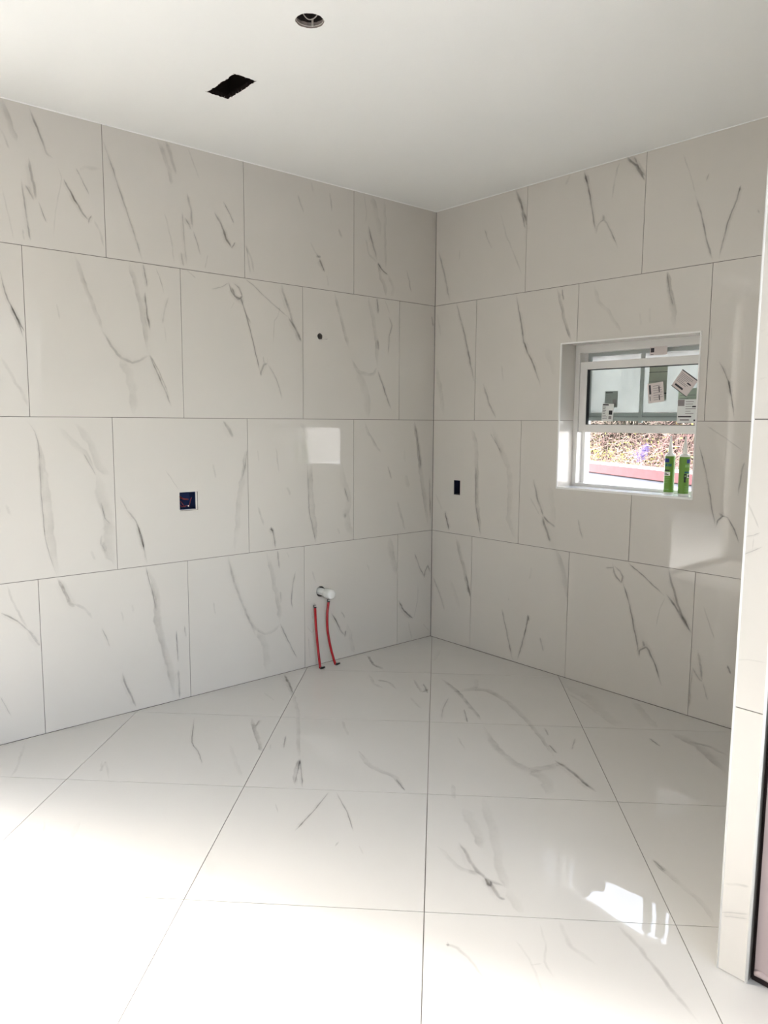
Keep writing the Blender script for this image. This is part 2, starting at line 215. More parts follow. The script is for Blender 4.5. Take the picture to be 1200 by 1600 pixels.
'R': [[40,-24,2765,15,-83,2611,15,-143,2409,16],[30,-230,2741,8,-226,2666,8],[35,-446,2834,8,-481,2755,6,-517,2695,7],[25,-577,2916,13,-630,2765,12,-692,2649,12,-778,2478,13],[65,-702,3027,19,-751,2916,18,-793,2805,18,-796,2736,20],[50,-753,2882,9,-786,2772,9],[60,-1197,3021,10,-1230,2931,11,-1265,2781,11,-1294,2657,10],[50,-1198,2985,13,-1235,2938,13],[50,-1294,2649,12,-1311,2701,12,-1340,2719,10,-1363,2699,10,-1403,2629,10,-1444,2545,10],[40,-1333,2752,18,-1344,2711,17],[30,-1430,3016,12,-1404,2923,12,-1390,2818,11],[75,-1473,3025,13,-1528,2970,14,-1593,2873,14],[50,-1517,3020,12,-1547,2951,11,-1597,2894,11],[15,-1108,3022,17,-1070,2966,17],[25,-1800,2962,7,-1845,2852,7,-1882,2737,7],[50,-1878,2745,9,-1919,2624,9,-1957,2490,9,-1987,2400,9],[60,-2108,2740,8,-2091,2673,8,-2054,2570,8,-2021,2402,8],[60,-2105,2738,13,-2100,2705,13],[35,-1944,2836,8,-1931,2797,9],[40,-2198,2611,8,-2209,2582,7],[50,-206,2387,15,-270,2223,14,-327,2046,15,-391,1832,15],[25,-20,1965,39,-58,1823,40,-105,1621,40],[20,-18,2345,17,-65,2162,16],[60,-724,2388,14,-764,2233,14,-797,2088,13,-829,2015,12,-877,1941,13,-944,1788,13],[60,-1039,2381,21,-1079,2270,22,-1115,2149,21,-1159,2064,20],[40,-1074,2376,10,-1088,2303,10],[40,-463,1839,17,-517,1715,16,-583,1601,16],[30,-1293,2377,26,-1327,2276,23,-1386,2221,23,-1435,2152,23,-1494,2076,23],[35,-1744,2385,35,-1762,2286,34,-1792,2164,35,-1801,2081,36],[50,-1744,2378,8,-1766,2271,8,-1787,2194,8],[15,-1595,2184,14,-1607,2105,13],[15,-1654,2208,13,-1658,2116,13],[60,-2052,1894,8,-2085,1835,7,-2110,1777,7,-2130,1690,7,-2147,1601,7],[70,-2104,1798,10,-2120,1726,10],[30,-2001,2071,6,-2008,1998,6],[12,-972,2040,41,-1019,1933,40,-1043,1863,41],[15,-620,1954,15,-636,1843,14],[30,-367,1547,36,-410,1430,37,-423,1235,36,-434,1019,36,-480,806,37],[50,-414,1274,10,-421,1018,10,-474,805,11],[25,-546,1567,43,-613,1436,43,-703,1288,42,-720,1139,43,-714,948,44,-778,822,43],[40,-536,1510,7,-639,1380,7],[70,-128,951,15,-150,880,14,-172,810,15],[20,-30,1068,17,-105,949,17],[50,-903,1225,13,-942,1100,14,-991,995,13],[60,-991,995,15,-1036,963,14,-1085,936,14],[40,-979,994,20,-1028,889,19,-1052,838,19],[25,-873,1113,12,-968,993,10],[15,-1027,1197,44,-1053,1073,44,-1069,949,44],[45,-1246,1003,8,-1265,935,9,-1286,885,8],[55,-1970,1472,7,-2018,1324,7,-2059,1146,8,-2082,1058,7],[60,-2083,1046,8,-2093,1082,9,-2121,1107,9,-2144,1102,8,-2184,1039,9,-2210,976,9],[50,-2098,1120,16,-2122,1104,15],[30,-2003,1570,8,-2089,1519,7,-2203,1442,7],[35,-2210,1392,8,-2201,1348,9,-2188,1216,8],[50,-237,787,31,-296,640,31,-356,464,30,-394,358,31],[60,-341,524,11,-394,358,11],[35,-19,451,12,-89,334,12,-145,216,12],[15,-188,457,34,-292,266,34],[30,-1097,789,35,-1156,653,35,-1191,496,34],[60,-901,343,9,-871,206,9,-818,18,9],[60,-890,341,15,-903,299,15],[50,-672,340,9,-714,211,10,-777,8,10],[30,-731,430,10,-725,400,10],[35,-994,214,12,-1024,126,12],[15,-913,661,18,-898,574,19],[50,-1493,774,12,-1515,701,12,-1554,665,10,-1562,700,11,-1542,731,11,-1497,761,12],[70,-1563,675,9,-1616,541,9,-1650,413,9,-1688,269,9],[60,-1689,249,10,-1692,295,10,-1726,320,10,-1745,308,11,-1793,228,12,-1833,122,11],[50,-1707,358,15,-1721,319,14],[50,-1594,786,8,-1697,722,8,-1831,631,7],[50,-1840,785,14,-1870,686,14,-1918,567,14,-1986,461,14],[60,-1830,647,14,-1893,578,13,-1937,523,13,-1986,461,13],[30,-1831,631,6,-1801,560,6,-1782,441,7],[40,-1447,733,7,-1503,745,7],[30,-2043,623,8,-2080,536,8,-2116,451,8],[45,-2031,376,13,-2047,293,13,-2062,217,13],[55,-2005,274,10,-2043,220,11,-2063,209,11],[45,-2063,209,7,-2097,115,7],[40,-2005,266,8,-1999,152,8,-1997,38,8],[80,-2188,336,11,-2212,289,11]],
'F': [[30,-1298,-8,25,-1439,-296,24,-1579,-565,21,-1834,-941,19,-1908,-1064,18],[60,-1308,-24,15,-1386,-200,15,-1447,-324,13],[35,-1911,-1061,22,-2018,-1182,20,-2086,-1289,19],[50,-1908,-1064,7,-2061,-1302,7],[40,-1917,-1078,6,-2071,-1256,6],[50,-1813,-801,7,-1911,-924,6],[30,-1928,-838,6,-1968,-899,6],[50,-2058,-291,6,-2213,-572,7,-2240,-692,6,-2290,-827,6],[55,-1828,-491,24,-1911,-676,23,-1978,-820,23,-2006,-890,22],[40,-1811,-545,11,-1869,-606,11],[15,-2084,-706,22,-2169,-930,21,-2217,-1054,20],[20,-2836,-45,16,-2921,-249,15,-2994,-394,15],[30,-2622,-481,10,-2670,-589,14,-2617,-507,12,-2675,-704,9],[60,-1999,-1411,6,-2131,-1492,6,-2289,-1574,7],[50,-1976,-1430,6,-2046,-1597,6,-2117,-1726,5],[25,-2159,-1807,5,-2185,-1868,6],[30,-2200,-1743,9,-2234,-1757,10],[30,-2227,-1343,5,-2259,-1416,6],[25,-1479,-836,18,-1575,-1012,17],[30,-1644,-1174,9,-1675,-1261,9],[35,-642,-45,14,-749,-223,17,-756,-343,26],[20,-2993,-857,10,-3055,-1043,9,-3101,-1139,10],[40,-3090,-1122,8,-3061,-1225,7],[40,-3090,-1122,7,-3143,-1229,6],[15,-2887,-947,23,-2987,-1101,22,-3072,-1190,24],[22,-3062,-1173,31,-3134,-1285,27,-3190,-1438,23,-3226,-1528,23],[40,-2909,-1303,4,-2951,-1393,4],[15,-3305,-1711,7,-3337,-1794,7],[20,-2781,-1889,4,-2835,-2029,4,-2892,-2145,4,-2947,-2245,4],[20,-2819,-2176,6,-2914,-2201,5],[20,-2753,-2354,10,-2789,-2381,8],[10,-2603,-1484,34,-2675,-1629,33],[20,-1576,-216,13,-1595,-365,13],[50,-649,-43,16,-754,-238,19,-769,-358,25],[40,-895,-356,17,-983,-509,21,-993,-615,26],[60,-928,-476,33,-900,-540,23,-943,-672,18],[40,-738,-596,14,-861,-801,20,-791,-786,21],[40,-753,-702,12,-850,-846,11],[20,-972,-816,16,-1045,-991,15],[20,-181,-282,27,-404,-439,25],[55,-603,-709,28,-700,-937,25,-817,-1151,22,-928,-1339,20],[35,-715,-924,55,-580,-963,62,-539,-1035,49,-596,-1237,33,-742,-1496,28,-862,-1676,23,-1000,-1860,22],[40,-798,-962,9,-954,-1068,8,-1081,-1180,7],[50,-864,-1144,8,-991,-1286,8],[20,-437,-848,29,-572,-969,29],[30,-956,-1363,33,-1106,-1574,34,-1174,-1736,40,-1182,-1842,56,-1083,-1882,44,-1003,-1881,38],[22,-1157,-1842,68,-1204,-1953,54,-1306,-2048,45],[55,-1006,-1854,18,-1039,-1964,17,-1090,-2071,16,-1121,-2158,17],[60,-885,-1735,9,-939,-1815,9],[40,-734,-1590,8,-799,-1665,8],[40,-720,-1769,9,-851,-1841,7],[20,-1159,-1371,12,-1247,-1505,11],[22,-99,-1252,96,-192,-1508,78,-368,-1752,68,-413,-1861,78],[20,-197,-1323,23,-305,-1583,19,-435,-1814,17],[25,-35,-1675,47,-183,-1846,45,-304,-1983,43],[50,-436,-2010,11,-483,-2101,11],[30,-283,-2056,65,-335,-2226,51,-522,-2446,40],[50,-316,-2164,27,-296,-2259,24,-336,-2365,19],[30,-1653,-1186,24,-1708,-1352,28,-1691,-1498,26,-1746,-1615,20],[50,-1702,-1510,7,-1744,-1616,6],[25,-1545,-1705,21,-1637,-1804,21],[25,-1656,-1880,51,-1736,-2018,46,-1828,-2126,43],[20,-1533,-1873,42,-1685,-2061,39,-1859,-2243,36,-1944,-2352,34],[40,-1858,-2041,15,-1922,-2161,15,-1954,-2254,16,-1938,-2332,18],[80,-1954,-2254,11,-1978,-2298,11],[20,-1938,-2003,19,-1981,-2165,21,-1948,-2233,25],[35,-1956,-2279,13,-1999,-2354,14,-1995,-2380,17],[20,-1944,-2352,36,-2008,-2462,35],[25,-1404,-2575,26,-1454,-2694,24,-1501,-2803,22,-1577,-2896,19],[40,-1404,-2575,9,-1435,-2645,9],[30,-2304,-2397,13,-2283,-2435,12,-2298,-2517,10,-2325,-2591,9],[30,-2285,-2394,9,-2305,-2416,8],[15,-2120,-2525,10,-2153,-2603,9,-2245,-2734,9],[20,-2006,-2529,10,-2067,-2600,8,-2130,-2642,9,-2164,-2703,9],[20,-2172,-2624,7,-2140,-2643,6],[30,-1824,-2695,19,-1866,-2792,17,-1935,-2917,15,-2004,-3051,15],[20,-1943,-2561,17,-2011,-2648,18,-2024,-2752,19]],
'P': [[25,-2981,926,4,-3014,937,4,-3069,940,4],[30,-2988,264,8,-3028,281,8,-3061,291,8],[35,-2986,174,4,-3066,211,4],[40,-2991,165,3,-3027,181,3,-3064,195,2],[25,-2987,1371,5,-3006,1333,4,-3023,1299,4],[40,-2981,1273,4,-3009,1281,4,-3027,1291,4],[35,-2981,1223,2,-3005,1236,3,-3037,1255,2],[25,-3009,1278,2,-3008,1238,3],[15,-2977,1816,11,-3011,1824,10],[15,-2988,1695,6,-3019,1701,6]]}
# ------------------------------------------------------------------ marble veins as fine inlay strips of each tile
def vein_strips():
    out = {k: [] for k in VEINS}
    for sf, lst in VEINS.items():
        for si, rec in enumerate(lst):
            st = rec[0]/100; a = rec[1:]
            cp = [(a[i]/1000, a[i+1]/1000, a[i+2]/1000) for i in range(0, len(a), 3)]
            c = catmull(cp, 1); L = sum((Vector(p[:2])-Vector(q[:2])).length for p, q in zip(cp, cp[1:]))
            n = max(2, min(14, int(L/(len(cp)-1)/0.012))); c = catmull(cp, n); N = len(c); V3 = [Vector(q_) for q_ in cp]
            c = [c[k_].lerp(V3[min(k_//n, len(V3)-2)].lerp(V3[min(k_//n, len(V3)-2)+1], (k_ - n*min(k_//n, len(V3)-2))/n), 0.65) for k_ in range(N)]
            rows = []
            sd = si*3.7
            side = 1 if (si*7919) % 5 > 1 else -1
            for k, p in enumerate(c):
                t = k/(N-1); q0 = c[max(k-1, 0)]; q1 = c[min(k+1, N-1)]
                d = Vector((q1.x-q0.x, q1.y-q0.y)); d = d.normalized() if d.length > 1e-6 else Vector((0, 1)); nn = Vector((-d.y, d.x))
                hw = max(p.z, 0.003)*0.5
                wob = noise.noise(Vector((p.x*22, p.y*22, sd)))*min(0.006, hw*0.6) + noise.noise(Vector((p.x*90, p.y*90, sd)))*min(0.0022, hw*0.5)
                wl = hw*(1.15 + 0.55*noise.noise(Vector((p.x*30, p.y*30, sd+5)))); wr = hw*(1.15 + 0.55*noise.noise(Vector((p.x*30, p.y*30, sd+9))))
                tp = min(1, t*5+0.25, (1-t)*5+0.2); fade = min(1, t*6+0.15, (1-t)*6+0.1)
                fade *= 0.8 + 0.5*noise.noise(Vector((p.x*18, p.y*18, sd+2)))
                cx = Vector((p.x, p.y)) + nn*wob
                rows.append((cx, nn, wl*tp, wr*tp, fade, side))
            wide = max(x[2] for x in cp) > 0.02
            mw = max(x[2] for x in cp); out[sf].append((st, rows, wide, mw))
            if st > 0.3 and not wide: out[sf].append((st*0.24, [(c_+n_*0.002*sd_, n_, wl_*3.0+0.004, wr_*2.2+0.004, f_, sd_) for c_, n_, wl_, wr_, f_, sd_ in rows], True, mw*3+0.008))
    for k in out: out[k].sort(key=lambda e: -e[3])
    return out
VS = vein_strips()
def add_veins(bm, sf, rect, holes, lift, ax=None):
    P = AX[ax or sf]; lay = bm.verts.layers.float.get('vein') or bm.verts.layers.float.new('vein')
    u0, u1, v0, v1 = rect; cnt = 0
    for idx, (st, rows, wide, mw) in enumerate(VS.get(sf, ())):
        d = -(lift + 0.00003*(idx % 12))
        prof = ((-1.0, 0.0), (-0.7, 0.85 if wide else 0.6), (-0.15, 0.62 if wide else 1.0), (0.4, 0.5 if wide else 0.8), (1.0, 0.0))
        gain = min(1.0, st*(0.80 if wide else 0.76))
        prev = None
        for cx, nn, wl, wr, fade, side in rows:
            cur = []
            for x, al in prof:
                x *= side
                p = cx + nn*(x*(wr if x > 0 else wl)); cur.append((min(max(p.x, u0), u1), min(max(p.y, v0), v1), al*gain*fade))
            if prev:
                m_ = (prev[0]+cx)/2
                ok = u0 < m_.x < u1 and v0 < m_.y < v1 and not any(h[0] < m_.x < h[1] and h[2] < m_.y < h[3] for h in holes)
                if ok:
                    for i in range(4):
                        q = (prev[1][i], prev[1][i+1], cur[i+1], cur[i]); vv = []
                        for a in q:
                            w_ = bm.verts.new(P(a[0], a[1], d)); w_[lay] = a[2]; vv.append(w_)
                        f = bm.faces.new(vv); f.material_index = 1; cnt += 1
            prev = (cx, cur)
    return cnt
J = 0.0016; TT = 0.003
def no_recalc_obj(name, bm, mats, parent):
    me = bpy.data.meshes.new(name); bm.to_mesh(me); bm.free()
    for x in mats: me.materials.append(M[x])
    o = bpy.data.objects.new(name, me); C.objects.link(o); o.parent = parent; return o
def tile(parent, ax, rect, holes=(), polys=(), mats=('tile', 'vein'), veins=None):
    bm = bmesh.new(); slab(bm, ax, rect, holes, 0.0, TT, 0, polys)
    bmesh.ops.recalc_face_normals(bm, faces=bm.faces)
    add_veins(bm, veins or ax, rect, list(holes), 0.00012, ax)
    return no_recalc_obj('tile', bm, mats, parent)
def rows_of(z1=0.795, h=0.797): return [0.0, z1, z1+h-0.0025, z1+2*h-0.004, H]
H = 3.028; ZR = [0.0, 0.7947, 1.5915, 2.3885, H]; WJ = 0.7976
# ------------------------------------------------------------------ cut-outs in the surfaces
def blob(cx, cy, r, n, jit, sx=1, sy=1):
    return [(cx+sx*r*(1+random.uniform(-jit, jit))*math.cos(2*math.pi*k/n), cy+sy*r*(1+random.uniform(-jit, jit))*math.sin(2*math.pi*k/n)) for k in range(n)]
BOXL = (-1.968, -1.858, 1.078, 1.182); BOXR = (-0.273, -0.211, 1.072, 1.174)
PIPE = ((-1.045, -0.967, 0.445, 0.523), blob(-1.006, 0.484, 0.0345, 28, 0.02))
CABLE = ((-1.026, -0.980, 2.079, 2.125), blob(-1.003, 2.102, 0.020, 20, 0.05))
WIN = (-1.953, -1.079, 1.177, 2.054)
def ragged(x0, x1, y0, y1, amp):
    c = [(x0, y0), (x1, y0), (x1, y1), (x0, y1)]; out = []
    for k in range(4):
        a, b = Vector(c[k]), Vector(c[(k+1) % 4]); L = (b-a).length; n = int(L/0.007); nn = Vector((-(b-a).y, (b-a).x)).normalized()
        for i in range(n):
            p = a.lerp(b, i/n) + nn*random.uniform(-amp*0.3, amp)*(0 if i == 0 else 1); out.append((p.x, p.y))
    return out
DUCT = ((-2.125, -1.992, -0.93, -0.655), ragged(-2.113, -2.004, -0.915, -0.670, 0.005), 1)
SPOT = ((-2.185, -2.055, -1.533, -1.403), blob(-2.120, -1.468, 0.052, 44, 0.035), 2)
# ------------------------------------------------------------------ room shell
bm = bmesh.new(); slab(bm, 'C', (-6.6, 0.0, -6.6, 0.0), (), H, H+0.02, 0, (DUCT, SPOT)); ceiling = struct('ceiling', bm, ['paint', 'cavity', 'chip'])
bm = bmesh.new(); box(bm, -6.8, 0.26, -6.8, 0.14, -0.25, -TT); floor = struct('floor', bm, 'grout')
bm = bmesh.new(); slab(bm, 'L', (-3.36, 0.0, 0.0, H+0.3), (BOXL,), TT, 0.14, 0, (PIPE, CABLE)); wall_left = struct('wall_left', bm, 'grout')
bm = bmesh.new(); slab(bm, 'R', (-6.8, 0.14, -0.25, H+0.3), (BOXR, WIN), TT, 0.26, 0); wall_right = struct('wall_right', bm, 'grout')
DOOR = (-4.95, -3.50, 0.0, 2.95)
bm = bmesh.new(); slab(bm, 'L', (-6.8, -3.36, 0.0, H+0.3), (DOOR,), 0.0, 0.14, 0); struct('wall_rear', bm, 'plaster')
AX['W'] = lambda u, v, d: Vector((-6.6 - d, u, v)); AX['S'] = lambda u, v, d: Vector((u, -6.6 - d, v))
bm = bmesh.new(); slab(bm, 'W', (-6.8, 0.0, 0.0, H+0.3), (), 0.0, 0.2); struct('wall_far', bm, 'plaster')
bm = bmesh.new(); slab(bm, 'S', (-6.6, 0.0, 0.0, H+0.3), ((-6.4, -1.9, 1.2, 2.98),), 0.0, 0.2); struct('wall_back', bm, 'plaster')  # opening added in this unseen wall to let sky light in
# tiles on the left wall
def course(lo, hi, joints):
    js = [lo] + sorted(j for j in joints if lo < j < hi) + [hi]; return list(zip(js, js[1:]))
LA = [-(0.7340 + k*WJ) for k in range(5)]; LB = [-(0.3353 + k*WJ) for k in range(5)]
for r in range(4):
    z0, z1 = ZR[r], ZR[r+1]
    for a, b in course(-3.36, 0.0, LA if r % 2 else LB):
        rc = (a+J, b-(J if b < 0 else 0.0012), z0+(J if r else 0.002), z1-J*(r < 3))
        inside = lambda h: h[0] > a and h[1] < b and h[2] > z0 and h[3] < z1
        tile(wall_left, 'L', rc, [h for h in (BOXL,) if inside(h)], [p for p in (PIPE, CABLE) if inside(p[0])])
RA = [-(0.7957 + k*0.7993) for k in range(5)]; RB = [-(0.3934 + k*0.7993) for k in range(5)]
for r in range(4):
    z0, z1 = ZR[r], ZR[r+1]
    for a, b in course(PY, 0.0, RA if r % 2 else RB):
        rc = (a+J, b-(J if b < 0 else 0.0045), z0+(J if r else 0.002), z1-J*(r < 3))
        hl = [h for h in (BOXR, WIN) if h[0] < b and h[1] > a and h[2] < z1 and h[3] > z0]
        tile(wall_right, 'R', rc, hl)
# floor tiles on the diagonal
def clip(poly, n, c):
    out = []
    for i in range(len(poly)):
        a, b = poly[i], poly[(i+1) % len(poly)]; da, db = a.dot(n)-c, b.dot(n)-c
        if da <= 0: out.append(a)
        if da*db < 0: out.append(a.lerp(b, da/(da-db)))
    return out
FA_ = -0.78764; e2 = Vector((math.sin(FA_), -math.cos(FA_))); e1 = Vector((math.cos(FA_), math.sin(FA_))); F0 = Vector((-0.0318, -0.0479)); s1, s2 = 0.79687, 0.77962
for i in range(-10, 10):
    for j in range(-2, 12):
        g = 0.0015
        q = [F0 + e1*(i*s1+a) + e2*(j*s2+b) for a, b in ((g, g), (s1-g, g), (s1-g, s2-g), (g, s2-g))]
        cen = F0 + e1*((i+.5)*s1) + e2*((j+.5)*s2)
        rng = (cen.x, cen.y)
        if not (-6.6-0.7 < cen.x < 0.7 and -6.6-0.7 < cen.y < 0.7): continue
        for n, c in (((1, 0), -0.0045), ((0, 1), -0.0022), ((-1, 0), 6.6), ((0, -1), 6.6)):
            q = clip(q, Vector(n), c)
            if len(q) < 3: break
        if len(q) < 3: continue
        bm = bmesh.new(); top = [bm.verts.new((p.x, p.y, 0)) for p in q]; bot = [bm.verts.new((p.x, p.y, -TT)) for p in q]
        bm.faces.new(top); [bm.faces.new((top[k], top[(k+1) % len(q)], bot[(k+1) % len(q)], bot[k])) for k in range(len(q))]
        bmesh.ops.recalc_face_normals(bm, faces=bm.faces)
        for f in bm.faces:
            if abs(f.normal.z) > .9 and f.normal.z < 0: f.normal_flip()
        # veins that lie on this tile (tested in the tile's own axes)
        lay = bm.verts.layers.float.new('vein')
        inside = lambda p: 0 < (p-F0).dot(e1)-i*s1 < s1 and 0 < (p-F0).dot(e2)-j*s2 < s2 and p.x < -0.01 and p.y < -0.01
        for idx, (st, rows, wide, mw) in enumerate(VS['F']):
            prof = ((-1.0, 0.0), (-0.7, 0.85 if wide else 0.6), (-0.15, 0.62 if wide else 1.0), (0.4, 0.5 if wide else 0.8), (1.0, 0.0)); gain = min(1, st*(0.80 if wide else 0.76)); prev = None
            for cx, nn, wl, wr, fade, side in rows:
                cur = [(cx + nn*(x*side*(wr if x*side > 0 else wl)), al*gain*fade) for x, al in prof]
                if prev and inside((prev[0]+cx)/2):
                    for k in range(4):
                        vv = []
                        for p, al in (prev[1][k], prev[1][k+1], cur[k+1], cur[k]):
                            v_ = bm.verts.new((p.x, p.y, 0.00012+0.00003*(idx % 12))); v_[lay] = al; vv.append(v_)
                        bm.faces.new(vv).material_index = 1
                prev = (cx, cur)
        no_recalc_obj('tile', bm, ('floor_tile', 'vein'), floor)
# the short tiled wall at the right with its narrow end face
PW = 0.088
bm = bmesh.new(); box(bm, PX+TT, 0.0, PY-PW+TT, PY-TT, 0.0, H); wall_end = struct('wall_end', bm, 'grout')
for r in range(4):
    z0, z1 = ZR[r]+(J if r else 0.003), ZR[r+1]-J*(r < 3)
    tile(wall_end, 'P', (PY-PW+0.0035, PY-0.0035, z0, z1))
    for a, b in course(PX, 0.0, [PX+0.795*k - (0.4 if r % 2 else 0) for k in range(1, 4)]):
        bm = bmesh.new(); box(bm, a+(J if a > PX else 0.0035), b-J, PY-TT, PY, z0, z1); obj('tile', bm, 'tile', wall_end)
for y in (PY, PY-PW):
    bm = bmesh.new(); s = 1 if y == PY else -1
    tube(bm, [(PX+0.0035, y-s*0.0035, 0.001), (PX+0.0035, y-s*0.0035, H)], 0.0048, 8); obj('edge_trim', bm, 'trim', wall_end, smooth=True)
# undercoated partition that carries on past the end of the tiled wall, over a dark gap
bm = bmesh.new(); box(bm, PX+0.016, PX+0.12, -6.6, PY-PW-0.012, 0.028, H); wall_side = struct('wall_side', bm, 'pink_plaster')
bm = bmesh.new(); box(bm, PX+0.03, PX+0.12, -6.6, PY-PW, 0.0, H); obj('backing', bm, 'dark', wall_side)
bm = bmesh.new(); tube(bm, [(PX+0.017, PY-PW-0.014-0.02*k, 0.036+0.003*math.sin(k*1.9)) for k in range(60)], [0.009+0.002*math.sin(k*2.3) for k in range(60)], 8); obj('plaster_bead', bm, 'pink_plaster', wall_side, smooth=True)
# ceiling line caulk
for nm, q in (('trim_1', (-3.36, 0.0, -0.004, 0.0)), ('trim_2', (-0.004, 0.0, PY, -0.004))):
    bm = bmesh.new(); box(bm, q[0], q[1], q[2], q[3], H-0.004, H); struct(nm, bm, 'paint')
# unseen glass door, added so that the sun reaches the floor
bm = bmesh.new()
for a, b in ((-4.95, -4.91), (-3.56, -3.50)): box(bm, a, b, 0.03, 0.09, 0.0, 2.95)
box(bm, -4.91, -3.56, 0.03, 0.09, 2.89, 2.95); box(bm, -4.91, -3.56, 0.03, 0.09, 0.0, 0.04)
door = struct('added_door_1', bm, 'vinyl')
for a, b in ((-4.91, -3.56),):
    bm = bmesh.new(); v = [bm.verts.new(p) for p in ((a, 0.06, 0.04), (b, 0.06, 0.04), (b, 0.06, 2.89), (a, 0.06, 2.89))]; bm.faces.new(v); obj('pane', bm, 'door_glass', door)
# ------------------------------------------------------------------ window
y0, y1, z0, z1 = WIN; RV = 0.152
bm = bmesh.new(); FX0, FX1 = RV, 0.255
box(bm, FX0, FX0+0.05, y0, y0+0.035, z0+0.01, z1); box(bm, FX0, FX0+0.05, y1-0.035, y1, z0+0.01, z1)
box(bm, FX0, FX1, y0+0.035, y1-0.035, 2.003, z1)
box(bm, FX0+0.05, FX1, y0, y0+0.060, z0+0.01, z1); box(bm, FX0+0.05, FX1, y1-0.060, y1, z0+0.01, z1)
window = struct('window_1', bm, 'vinyl')
bm = bmesh.new(); box(bm, FX0, FX0+0.03, y0+0.035, y1-0.035, z0+0.01, 1.206); box(bm, FX0+0.03, FX0+0.06, y0+0.035, y1-0.035, z0+0.01, 1.196); box(bm, FX0+0.06, FX1+0.02, y0+0.06, y1-0.06, z0+0.01, 1.200); obj('frame_sill', bm, 'vinyl', window)
# raised inner sash
sx0, sx1 = 0.158, 0.190; SY0, SY1 = y0+0.037, y1-0.037
bm = bmesh.new()
box(bm, sx0, sx1, SY0, SY1, 1.902, 1.948); box(bm, sx0, sx1, SY0, SY1, 1.522, 1.568)
box(bm, sx0, sx1, SY0, SY0+0.048, 1.568, 1.902); box(bm, sx0, sx1, SY1-0.048, SY1, 1.568, 1.902)
sash = obj('sash', bm, 'vinyl', window, label='raised inner sash with a plain white frame')
bm = bmesh.new(); a, b, c, d = SY0+0.048, SY1-0.048, 1.568, 1.902
for q in ((a, a+0.005, c, d), (b-0.005, b, c, d), (a, b, d-0.004, d), (a, b, c, c+0.003)): box(bm, sx0+0.006, sx1-0.002, *q)
obj('gasket', bm, 'gasket', sash)
bm = bmesh.new(); box(bm, sx0+0.014, sx0+0.018, a+0.002, b-0.002, c+0.001, d-0.001); obj('pane', bm, 'glass', sash)
# fixed outer sash, obscure glass under film
bm = bmesh.new(); ox0, ox1 = 0.205, 0.235
box(bm, ox0, ox1, y0+0.060, y1-0.060, 1.981, 2.003); box(bm, ox0, ox1, y0+0.060, y1-0.060, 1.592, 1.614); box(bm, ox0+0.01, ox1, y0+0.06, y1-0.06, 1.616, 1.640)
box(bm, ox0, ox1, y0+0.060, y0+0.078, 1.614, 1.981); box(bm, ox0, ox1, y1-0.078, y1-0.060, 1.614, 1.981)
osash = obj('sash', bm, 'sash_grey', window, label='fixed grey outer sash behind the raised one')
bm = bmesh.new(); box(bm, ox0+0.002, ox0+0.012, -1.516, -1.494, 1.580, 1.99); obj('glazing_bar', bm, 'sash_grey', osash)
bm = bmesh.new(); box(bm, ox0+0.002, ox1-0.002, y0+0.06, y1-0.06, 1.614, 1.617); obj('gasket', bm, 'gasket', osash)
bm = bmesh.new(); box(bm, ox0+0.014, ox0+0.018, y0+0.079, y1-0.079, 1.641, 1.980); obj('pane', bm, 'film_glass', osash, label='milky pale green glass pane under film')
# stickers: pieces of printed paper on the panes
def sticker(x, yc, zc, w, h, rot, m, bars, label, parent):
    bm = bmesh.new(); R_ = Matrix.Rotation(rot, 2)
    def quad(u0, u1, v0, v1, dx, mi):
        ps = []
        for u, v in ((u0, v0), (u1, v0), (u1, v1), (u0, v1)):
            p = R_ @ Vector((u, v)); ps.append((p.x, p.y))
        va = [bm.verts.new((x-dx, yc-p[0], zc+p[1])) for p in ps]; vb = [bm.verts.new((x-dx+0.0004, yc-p[0], zc+p[1])) for p in ps]
        bm.faces.new(va).material_index = mi; bm.faces.new(vb[::-1]).material_index = mi
        for k in range(4): bm.faces.new((va[k], vb[k], vb[(k+1) % 4], va[(k+1) % 4])).material_index = mi
    quad(-w/2, w/2, -h/2, h/2, 0.0, 0)
    for (u0, u1, v0, v1, mi) in bars: quad(-w/2+u0*w, -w/2+u1*w, -h/2+v0*h, -h/2+v1*h, 0.0006, mi)
    obj('sticker', bm, [m, 'print', 'print_soft'], parent, label=label)
def lines(n, u0, u1, v0, v1, seed, mi=2):
    rr = random.Random(seed); out = []
    for k in range(n):
        v = v1-(v1-v0)*(k+.5)/n; e = u0+(u1-u0)*rr.uniform(.45, 1); out.append((u0, e, v-0.012, v+0.012, mi))
    return out
ip = sx0+0.0135; op = ox0+0.0135
def atpx(px, py, x):      # pixel of the photograph to a point of the plane x
    d = Fv + Rv*((px-600)/1174.52) + Uv*((800-py)/1174.52); o = cam.location; t = (x-o.x)/d.x; p = o + d*t; return p.y, p.z
def mk(px, py, x, w, h, rot, m, bars, label, parent):
    yy, zz = atpx(px, py, x); sticker(x, yy, zz, w, h, rot, m, bars, label, parent)
mk(955, 624, op, 0.086, 0.098, 0, 'paper_grey', [(0.05, 0.6, 0.88, 0.94, 1)] + lines(5, .08, .6, .25, .8, 3) + [(0.62, 0.9, 0.1, 0.5, 2)], 'grey-backed sticker on the outer pane', osash)
mk(949.5, 644.5, ip, 0.078, 0.104, -0.03, 'paper_white', [(0.04, 0.55, 0.90, 0.97, 1)] + lines(8, .06, .5, .1, .85, 4, 1) + [(0.6, 0.9, 0.38, 0.62, 1), (0.6, 0.85, 0.12, 0.3, 2)], 'white sticker with a black heading on the inner pane', sash)
